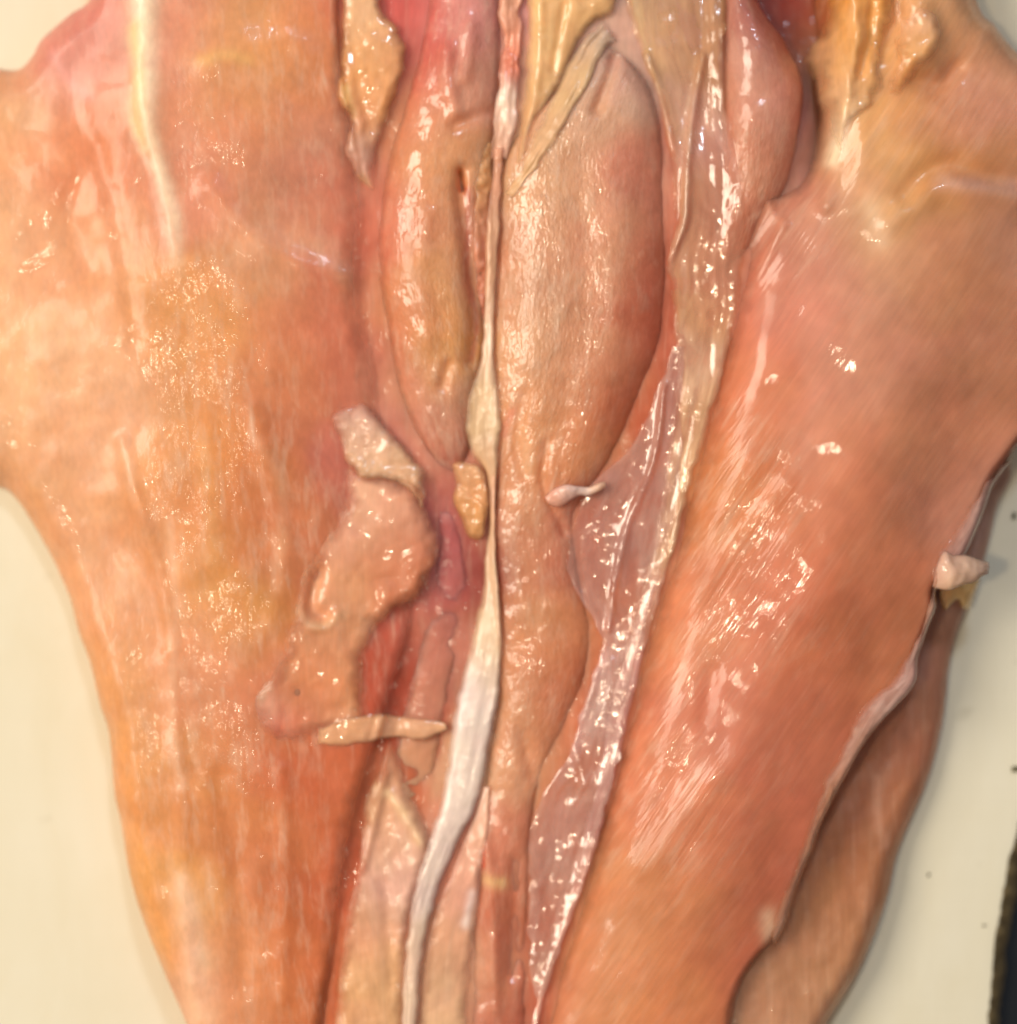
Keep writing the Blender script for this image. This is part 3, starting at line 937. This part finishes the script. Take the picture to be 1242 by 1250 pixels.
# central tenderloin and its tail running to the bottom
ribbon("tenderloin", meat, TENDER,
       [(736, 48), (690, 92), (642, 140), (606, 200), (598, 290), (592, 400), (590, 480), (594, 540), (598, 600), (597, 660), (602, 740), (602, 810), (602, 880), (590, 950), (578, 1030), (572, 1120), (570, 1240), (568, 1370)],
       [(762, 58), (790, 86), (808, 128), (822, 200), (826, 280), (822, 370), (808, 440), (780, 510), (744, 575), (712, 630), (718, 710), (732, 775), (716, 850), (690, 910), (660, 980), (652, 1060), (650, 1200), (650, 1370)], 125,
       H=[13, 34, 42, 46, 49, 49, 46, 40, 34, 29, 27, 26, 26, 24, 22, 20, 18, 16], base=[74, 70, 68, 66, 64, 64, 64, 64, 64, 62, 60, 58, 56, 54, 54, 54, 54, 54], p=3.0, q=1.5, fade=13, m=84, nstep=2.2, lump=(3, 55), fine=(0.8, 16), skew=-0.02,
       feats=[([(705, 200), (715, 280), (712, 380), (690, 470), (680, 540)], 18, -3), ([(650, 240), (648, 340), (650, 440)], 18, 2), ([(752, 200), (760, 300), (752, 420), (730, 510)], 20, 2.5),
              ([(730, 130), (745, 90), (752, 66)], 7, -9), ([(640, 480), (632, 540), (640, 580)], 7, -4), ([(668, 540), (664, 590), (690, 650)], 6, -5), ([(640, 900), (650, 950)], 9, -5),
              ([(590, 1020), (600, 1100), (605, 1240)], 8, 5), ([(630, 1060), (625, 1200)], 10, -7)],
       pig=MUSCLE_TONES,
       psig=30,
       strokes=[([(626, 500), (618, 530)], 6, (216, 120, 96), .6), ([(584, 1025), (590, 1060)], 5, (206, 84, 58), .8), ([(600, 1080), (616, 1084)], 8, (228, 180, 120), .8),
                ([(640, 520), (645, 570)], 7, (226, 170, 130), .5)],
       grain=[((650, 260), 1.0), ((740, 320), 1.0), ((800, 300), .05), ((806, 400), .05), ((770, 500), .05), ((690, 440), 1.0), ((640, 560), .8), ((650, 700), .6), ((700, 760), .3), ((640, 860), .6), ((620, 1050), .5), ((630, 1200), .2)], seed=37)

# yellow fat and strands at the top centre
patch("fat_piece", meat, FAT,
      [(646, -90), (760, -90), (756, 0), (730, 20), (712, 40), (694, 80), (672, 118), (652, 150), (640, 192), (630, 196), (634, 150), (640, 90), (644, 20)], 130,
      fade=10, hctrl=[((690, 0), 18), ((660, 100), 12), ((640, 170), 4)], drape=12, R=22, q=1.7, lump=(3, 30), step=2,
      pig=[((690, 10), (230, 180, 120)), ((720, 0), (220, 162, 112)), ((660, 80), (228, 176, 122)), ((645, 160), (224, 170, 124))], psig=40, grain=[((680, 40), .3)],
      feats=[([(660, 0), (658, 80), (645, 160)], 6, 4), ([(690, 0), (676, 80)], 5, -4)], seed=41)
ribbon("sinew_strand", meat, TENDON,
       [(738, 18), (716, 34), (698, 62), (676, 110), (652, 160), (634, 204), (616, 232)],
       [(756, 40), (738, 60), (722, 96), (702, 134), (676, 176), (654, 206), (626, 240)], 132, fade=7, H=[7, 9, 9, 7, 5, 4, 2], base=0, drape=12, m=20, wob=3, lump=(2, 18), fine=(1, 8),
       pig=[((735, 35), (196, 164, 144)), ((700, 90), (206, 164, 122)), ((660, 170), (214, 166, 124))], psig=30, grain=[((700, 90), .4)], seed=43, wave=4)
ribbon("sinew_strand", meat, TENDON,
       [(606, -90), (608, 0), (612, 50), (606, 100), (600, 140), (600, 190)],
       [(640, -90), (638, 0), (638, 60), (634, 100), (632, 140), (620, 190)], 132, fade=6, H=[8, 10, 9, 11, 8, 3], base=0, m=20, wob=3, lump=(3, 20), fine=(1.5, 8),
       pig=[((615, 20), (226, 160, 130)), ((630, 60), (214, 116, 90)), ((616, 130), (240, 206, 190)), ((612, 170), (232, 172, 140))], psig=22, grain=[((615, 60), .5)], seed=47, wave=4, drape=12)

# pale tissue left of the tendon at the bottom
patch("fascia_sheet", meat, TENDON,
      [(474, 905), (486, 920), (500, 960), (524, 1010), (530, 1040), (512, 1090), (500, 1160), (496, 1240), (490, 1370), (400, 1370), (408, 1242), (420, 1130), (436, 1058), (444, 980), (462, 940)], 78,
      fade=16, hctrl=[((450, 1000), 6), ((480, 1100), 7), ((450, 1230), 8)], drape=16, R=14, lump=(3, 45), step=2.2,
      feats=[([(470, 915), (466, 960), (455, 1010), (440, 1060)], 7, 6), ([(480, 970), (500, 1005), (515, 1030)], 8, 4), ([(470, 1080), (480, 1200)], 9, -4)],
      pig=[((480, 940), (208, 144, 112)), ((500, 1000), (222, 168, 136)), ((455, 990), (220, 156, 114)), ((470, 1060), (218, 160, 138)), ((490, 1080), (226, 176, 156)), ((440, 1120), (216, 150, 112)), ((460, 1200), (228, 172, 126)), ((430, 1220), (224, 160, 112))],
      psig=30, strokes=[([(476, 970), (500, 1005), (515, 1028)], 6, (234, 190, 148), .7), ([(440, 1045), (438, 1060)], 5, (238, 190, 150), .6), ([(462, 960), (446, 1010)], 5, (232, 180, 130), .6)], grain=[((470, 1000), .6), ((460, 1200), .3)], seed=59, fang=-0.12)
# pale tissue right of the tendon at the bottom
ribbon("fascia_sheet", meat, TENDON,
       [(590, 960), (572, 1010), (548, 1070), (528, 1120), (516, 1180), (510, 1240), (506, 1370)],
       [(600, 960), (598, 1010), (590, 1060), (584, 1120), (576, 1180), (572, 1240), (570, 1370)], 80, fade=14, H=[3, 4, 5, 6, 6, 6, 6], base=[0, 0, 0, 0, 0, 0, 0], drape=14, m=26, lump=(2, 30),
       pig=[((585, 1010), (226, 170, 142)), ((560, 1080), (224, 160, 136)), ((545, 1150), (224, 162, 128)), ((540, 1230), (228, 176, 138))], psig=30,
       strokes=[([(576, 1095), (570, 1125)], 7, (242, 214, 206), .8)], grain=[((560, 1080), .4)], seed=61)

# the white tendon running down the middle
ribbon("tendon", meat, TENDON,
       [(604, 176), (598, 230), (592, 283), (590, 354), (587, 425), (577, 464), (567, 505), (572, 550), (590, 577), (597, 640), (590, 680), (588, 719), (574, 782), (560, 840), (551, 880), (543, 934), (534, 987), (517, 1040), (502, 1093), (493, 1164), (488, 1240), (484, 1370)],
       [(616, 176), (613, 230), (611, 283), (606, 354), (605, 425), (610, 464), (614, 506), (612, 550), (609, 577), (605, 641), (609, 700), (613, 740), (616, 790), (612, 840), (606, 880), (595, 934), (583, 987), (558, 1040), (536, 1093), (518, 1164), (511, 1240), (506, 1370)], 118,
       fade=9, H=[3, 6, 8, 9, 10, 12, 13, 13, 10, 9, 10, 11, 12, 13, 13, 13, 13, 12, 11, 10, 9, 8], base=0, drape=16, m=30, nstep=2, lump=(1.5, 40), fine=(0.4, 12), wob=1.2, wave=0.8,
       feats=[([(608, 640), (611, 740), (614, 810), (600, 900)], 5, 4)],
       pig=[((606, 210), (212, 149, 118)), ((602, 300), (214, 161, 128)), ((597, 420), (222, 181, 152)), ((585, 500), (218, 175, 128)), ((606, 500), (224, 185, 156)), ((602, 600), (216, 165, 126)), ((600, 700), (218, 175, 142)),
            ((600, 800), (220, 187, 154)), ((575, 850), (220, 195, 188)), ((570, 930), (224, 199, 186)), ((550, 1000), (224, 197, 186)), ((520, 1080), (224, 195, 184)), ((500, 1180), (224, 189, 164))], psig=28,
       strokes=[([(605, 580), (606, 680), (612, 760), (614, 830)], 4, (236, 176, 140), .7)],
       grain=[((600, 300), .7), ((550, 980), .6)], seed=53)

# purple muscle between the fat flap and the tendon
ribbon("muscle_strip", meat, BED,
       [(512, 545), (520, 590), (530, 640), (528, 690), (520, 740), (506, 800), (490, 870), (474, 940), (460, 1010)],
       [(540, 560), (556, 600), (568, 655), (576, 719), (570, 772), (556, 830), (546, 880), (530, 960), (510, 1020)], 66, H=[3, 6, 7, 7, 7, 7, 6, 5, 3], base=[64, 60, 58, 57, 57, 57, 58, 60, 62], fade=12, q=1.5, m=30, lump=(2, 30),
       pig=[((530, 590), (182, 90, 86)), ((550, 640), (176, 84, 84)), ((550, 700), (178, 92, 88)), ((545, 780), (184, 106, 88)), ((520, 830), (190, 118, 94)), ((500, 950), (200, 136, 100))], psig=34,
       strokes=[([(535, 610), (546, 630)], 6, (204, 130, 124), .5)], grain=[((540, 700), .2)], seed=67)

# fat flaps lying on the left lobe
patch("fat_flap", meat, FAT,
      [(418, -90), (416, 0), (416, 71), (409, 117), (425, 142), (421, 184), (430, 206), (441, 219), (455, 227), (458, 184), (471, 152), (492, 96), (498, 64), (484, 28), (466, 0), (460, -90)], 105,
      fade=12, hctrl=[((430, 40), 9), ((475, 70), 16), ((450, 120), 13), ((440, 190), 8)], drape=14, lift=[((440, 60), 1), ((480, 70), 7), ((450, 200), 2)], R=18, q=1.8, lump=(3, 30), fine=(1, 14), step=2, ragged=3,
      pig=[((440, 20), (226, 172, 128)), ((450, 80), (222, 156, 96)), ((480, 70), (216, 146, 102)), ((455, 130), (214, 140, 86)), ((438, 180), (216, 160, 138))], psig=26,
      strokes=[([(420, 110), (428, 140)], 5, (240, 196, 130), .7), ([(440, 218), (455, 226)], 5, (236, 188, 140), .7)], grain=[((450, 80), .3)], seed=71)
patch("fat_flap", meat, FAT,
      [(418, 588), (420, 606), (412, 630), (392, 660), (372, 694), (360, 738), (346, 790), (322, 830), (308, 856), (318, 892), (352, 910), (392, 902), (428, 894), (446, 880), (442, 850), (446, 800), (458, 768), (482, 748), (512, 730),
       (528, 706), (536, 672), (530, 642), (518, 616), (500, 590), (460, 580), (425, 566)], 112,
      fade=20, hctrl=[((430, 620), 7), ((500, 660), 13), ((440, 690), 10), ((390, 700), 6), ((400, 740), 6), ((370, 810), 3), ((320, 860), 2), ((340, 900), 1), ((400, 890), 4), ((440, 850), 6)], hsig=50, drape=16,
      lift=[((400, 640), 0), ((440, 690), 7), ((500, 660), 12), ((510, 720), 12), ((400, 760), 2), ((350, 850), -1), ((440, 850), 4), ((390, 890), 0)], R=24, q=1.7, lump=(3.5, 36), fine=(0.5, 16), step=2, ragged=4,
      feats=[([(385, 700), (378, 740), (395, 756)], 9, -8), ([(366, 720), (372, 760), (392, 766), (410, 750)], 7, 5), ([(350, 860), (380, 850), (410, 870)], 16, -2), ([(430, 620), (480, 640)], 16, 3)],
      pig=[((440, 610), (230, 169, 136)), ((420, 650), (222, 157, 130)), ((490, 640), (220, 147, 118)), ((480, 700), (204, 119, 84)), ((430, 690), (220, 149, 104)), ((380, 720), (218, 149, 110)), ((400, 780), (216, 147, 108)),
           ((370, 820), (210, 129, 84)), ((420, 830), (212, 131, 84)), ((370, 880), (202, 98, 70)), ((320, 860), (214, 147, 124)), ((420, 890), (222, 153, 112))], psig=28,
      strokes=[([(395, 655), (372, 700), (360, 745)], 7, (226, 184, 150), .7), ([(345, 790), (325, 830), (310, 855)], 7, (222, 180, 146), .7), ([(365, 745), (390, 765), (415, 750)], 6, (226, 178, 138), .6)],
      grain=[((440, 640), .3), ((400, 780), .8), ((380, 860), .9)], seed=73)
patch("fat_flap", meat, FAT,
      [(402, 508), (420, 494), (446, 492), (474, 522), (500, 552), (518, 574), (520, 602), (514, 622), (500, 600), (470, 588), (440, 586), (428, 574), (414, 556), (412, 534)], 116,
      fade=13, hctrl=[((430, 520), 10), ((480, 560), 15), ((510, 600), 12)], drape=12, lift=[((430, 520), 1), ((500, 590), 4)], R=17, q=1.8, lump=(4, 24), fine=(1.4, 10), step=2, ragged=3,
      pig=[((425, 510), (208, 152, 134)), ((450, 545), (216, 168, 144)), ((440, 575), (226, 176, 130)), ((500, 580), (226, 174, 134))], psig=22, grain=[((430, 530), .9), ((490, 580), .4)], seed=79)
ribbon("fat_flap", meat, FAT,
       [(388, 888), (420, 877), (450, 873), (480, 873), (510, 876), (532, 880), (544, 884)],
       [(384, 914), (420, 911), (450, 908), (480, 906), (510, 906), (534, 898), (547, 891)], 96, fade=5.5, H=[1, 4, 6, 7, 8, 6, 4], base=[0, 0, 0, 1, 3, 4, 4], drape=14, m=18, nstep=2, lump=(2, 20), fine=(0.8, 9), wob=3.0,
       pig=[((360, 912), (232, 180, 138)), ((420, 890), (214, 148, 104)), ((480, 885), (218, 158, 124)), ((530, 890), (222, 164, 122))], psig=30, grain=[((430, 890), .5)], seed=83)
patch("fat_piece", meat, FAT,
      [(551, 566), (570, 562), (588, 570), (596, 590), (597, 622), (592, 655), (572, 657), (562, 636), (552, 612), (556, 590)], 96,
      fade=8, hctrl=[((570, 580), 12), ((580, 640), 12)], drape=10, R=16, q=1.8, lump=(3, 20), fine=(1.2, 8), step=1.5, ragged=1.5, lift=[((575, 600), 4)],
      pig=[((570, 575), (220, 160, 116)), ((580, 610), (214, 150, 92)), ((578, 645), (208, 144, 90)), ((590, 600), (218, 146, 100))], psig=18, grain=[((575, 600), .7)], seed=89,
      feats=[([(570, 600), (586, 620), (580, 650)], 5, 3), ([(560, 590), (578, 605)], 5, -4)])

# connective film on the right of the central tenderloin
ribbon("membrane", meat, BAND,
       [(760, -90), (768, 0), (780, 40), (790, 71), (807, 117), (821, 195), (826, 276), (816, 313), (822, 347), (824, 400), (828, 450), (822, 520), (812, 590), (795, 680), (774, 754), (750, 839), (734, 890), (732, 941), (716, 1008), (703, 1072), (680, 1150), (654, 1238), (630, 1350)],
       [(894, -90), (893, 0), (889, 40), (888, 70), (889, 117), (910, 200), (915, 267), (912, 313), (906, 356), (898, 400), (886, 450), (868, 520), (848, 590), (824, 680), (802, 754), (781, 839), (769, 890), (757, 941), (739, 1008), (721, 1072), (693, 1150), (664, 1238), (640, 1350)], 130,
       fade=9, H=5, base=0, p=2.4, m=44, drape=22, lump=(2, 40), fine=(0.4, 18), wave=0.8, wob=1.5, thick=4,
       feats=[([(862, 60), (848, 140), (842, 200), (838, 267), (818, 313)], 5, 8), ([(790, 60), (806, 110), (822, 180)], 6, 6), ([(891, 0), (889, 117), (910, 200)], 5, 6)],
       pig=[((800, 20), (238, 192, 144)), ((850, 30), (218, 166, 126)), ((880, 60), (218, 164, 120)), ((812, 120), (238, 196, 148)), ((850, 120), (232, 184, 168)), ((870, 180), (228, 174, 160)), ((830, 230), (232, 182, 142)), ((880, 250), (218, 152, 128)),
            ((850, 300), (224, 160, 124)), ((860, 360), (236, 180, 132)), ((890, 330), (220, 150, 126)), ((850, 440), (238, 192, 158)), ((845, 540), (240, 192, 148)), ((828, 640), (240, 192, 150)), ((800, 750), (238, 184, 160)), ((770, 850), (232, 176, 170)),
            ((748, 960), (228, 168, 162)), ((700, 1100), (238, 176, 160))], psig=26,
       strokes=[([(848, 110), (843, 190), (838, 267), (820, 310), (822, 345)], 4, (240, 200, 170), .8), ([(775, 0), (796, 70), (812, 120)], 8, (244, 208, 150), .7)],
       grain=[((790, 60), 1.0), ((860, 60), .7), ((880, 200), .6), ((850, 340), .9), ((890, 330), .5), ((840, 500), 1.0), ((800, 740), 1.0), ((770, 860), .9), ((700, 1100), .9)], seed=97)
ribbon("membrane", meat, FILM,
       [(824, 420), (808, 464), (792, 502), (772, 542), (742, 572), (716, 600), (700, 640), (692, 690), (698, 715), (720, 752), (736, 785), (730, 812), (712, 863), (697, 920), (664, 972), (648, 1022), (646, 1075), (644, 1129), (648, 1192), (654, 1240), (640, 1350)],
       [(838, 420), (836, 464), (834, 510), (836, 550), (834, 590), (826, 630), (818, 670), (810, 700), (804, 725), (794, 752), (788, 785), (778, 812), (766, 868), (756, 935), (744, 980), (732, 1015), (720, 1060), (698, 1129), (676, 1192), (662, 1240), (650, 1350)], 112,
       fade=3, H=3, base=2, p=2, m=48, nstep=2, drape=26, lump=(5, 44), fine=(0.6, 22), wave=0.6, wob=3.0, thick=2.5,
       feats=[([(812, 470), (800, 560), (768, 640), (754, 701), (744, 770)], 4, 7), ([(700, 715), (722, 755), (738, 790)], 4, 5), ([(735, 800), (700, 910), (662, 975)], 4, 4), ([(690, 880), (716, 960)], 6, 4)],
       pig=[((800, 520), (232, 192, 178)), ((760, 620), (224, 176, 162)), ((780, 680), (238, 202, 188)), ((730, 720), (226, 176, 162)), ((760, 800), (242, 204, 192)), ((740, 860), (240, 202, 192)), ((700, 960), (232, 192, 182)), ((690, 1040), (236, 198, 184)), ((680, 1120), (230, 184, 168)), ((655, 1220), (236, 198, 180))],
       psig=36, strokes=[([(820, 470), (808, 560), (768, 644), (754, 701), (747, 754)], 4, (240, 206, 196), .8), ([(700, 712), (722, 750), (738, 785)], 4, (236, 196, 190), .8), ([(734, 800), (712, 863), (697, 920), (662, 973)], 5, (238, 200, 196), .8)],
       grain=[((800, 480), .9), ((770, 600), .7), ((720, 680), .45), ((790, 700), 1.1), ((750, 800), 1.3), ((735, 860), 1.2), ((690, 960), .8), ((680, 1060), .8), ((665, 1180), .9)], seed=101)

# white curl of film on the tenderloin tail
ribbon("film_curl", meat, TENDON,
       [(664, 606), (676, 596), (692, 590), (706, 592), (720, 593), (732, 588), (740, 586)],
       [(668, 616), (684, 620), (698, 612), (708, 606), (720, 606), (734, 600), (742, 594)], 118, H=[4, 8, 10, 9, 8, 9, 4], base=2, drape=8, m=14, nstep=1.5, lump=(2, 10), fine=(1, 5),
       pig=[((672, 608), (212, 150, 128)), ((700, 600), (226, 194, 184)), ((735, 592), (222, 176, 150))], psig=14, fade=3, grain=[((700, 600), .3)], seed=103)

# pale fascia rim along the cut edge of the right lobe
ribbon("fascia_rim", meat, BAND,
       [(1238, 556), (1210, 585), (1180, 628), (1150, 672), (1138, 694), (1136, 724), (1128, 758), (1110, 796), (1094, 824), (1066, 852), (1042, 884), (1022, 924), (996, 974), (984, 1018), (968, 1066), (950, 1112), (944, 1156)],
       [(1250, 562), (1226, 597), (1209, 642), (1186, 692), (1156, 712), (1152, 738), (1146, 770), (1132, 808), (1128, 838), (1100, 870), (1071, 904), (1045, 947), (1020, 990), (1003, 1038), (984, 1090), (970, 1138), (954, 1166)], 112,
       fade=10, H=2, base=0, drape=-5, p=2.0, m=20, nstep=1.8, lump=(2, 26), fine=(0.6, 8), wob=4.0, thick=3,
       pig=[((1218, 600), (226, 180, 166)), ((1175, 680), (224, 172, 158)), ((1150, 740), (214, 158, 130)), ((1128, 806), (226, 174, 160)), ((1090, 870), (230, 184, 172)), ((1050, 920), (222, 164, 140)), ((1010, 990), (214, 150, 118)), ((980, 1080), (214, 154, 124)), ((955, 1150), (224, 176, 146))], psig=28,
       grain=[((1090, 870), 1.1), ((1000, 1030), .8)], seed=113)

# torn pieces on the right edge
patch("fat_piece", meat, FAT,
      [(1148, 716), (1180, 708), (1206, 706), (1200, 728), (1194, 746), (1180, 744), (1172, 734), (1156, 746)], 70,
      hctrl=[((1170, 725), 16), ((1190, 740), 12)], drape=8, R=10, lump=(2, 14), step=1.5, lift=[((1180, 725), 6)], pig=[((1160, 725), (206, 150, 92)), ((1185, 725), (208, 158, 88)), ((1185, 742), (226, 186, 130))], psig=14, fade=4, grain=[((1180, 730), .4)], seed=107)
ribbon("torn_fat_tag", meat, FAT,
       [(1134, 712), (1142, 690), (1152, 672), (1164, 676), (1180, 676), (1198, 682), (1212, 686)],
       [(1136, 718), (1156, 722), (1168, 719), (1180, 715), (1192, 712), (1200, 706), (1210, 702)], 122, H=[2, 14, 20, 20, 18, 14, 6], base=[112, 116, 116, 112, 108, 104, 102], m=18, nstep=1.5, lump=(3, 16), fine=(1, 7),
       pig=[((1150, 690), (214, 168, 152)), ((1160, 710), (216, 172, 140)), ((1200, 694), (210, 172, 148))], psig=16, fade=4, grain=[((1170, 695), .3)], seed=109)
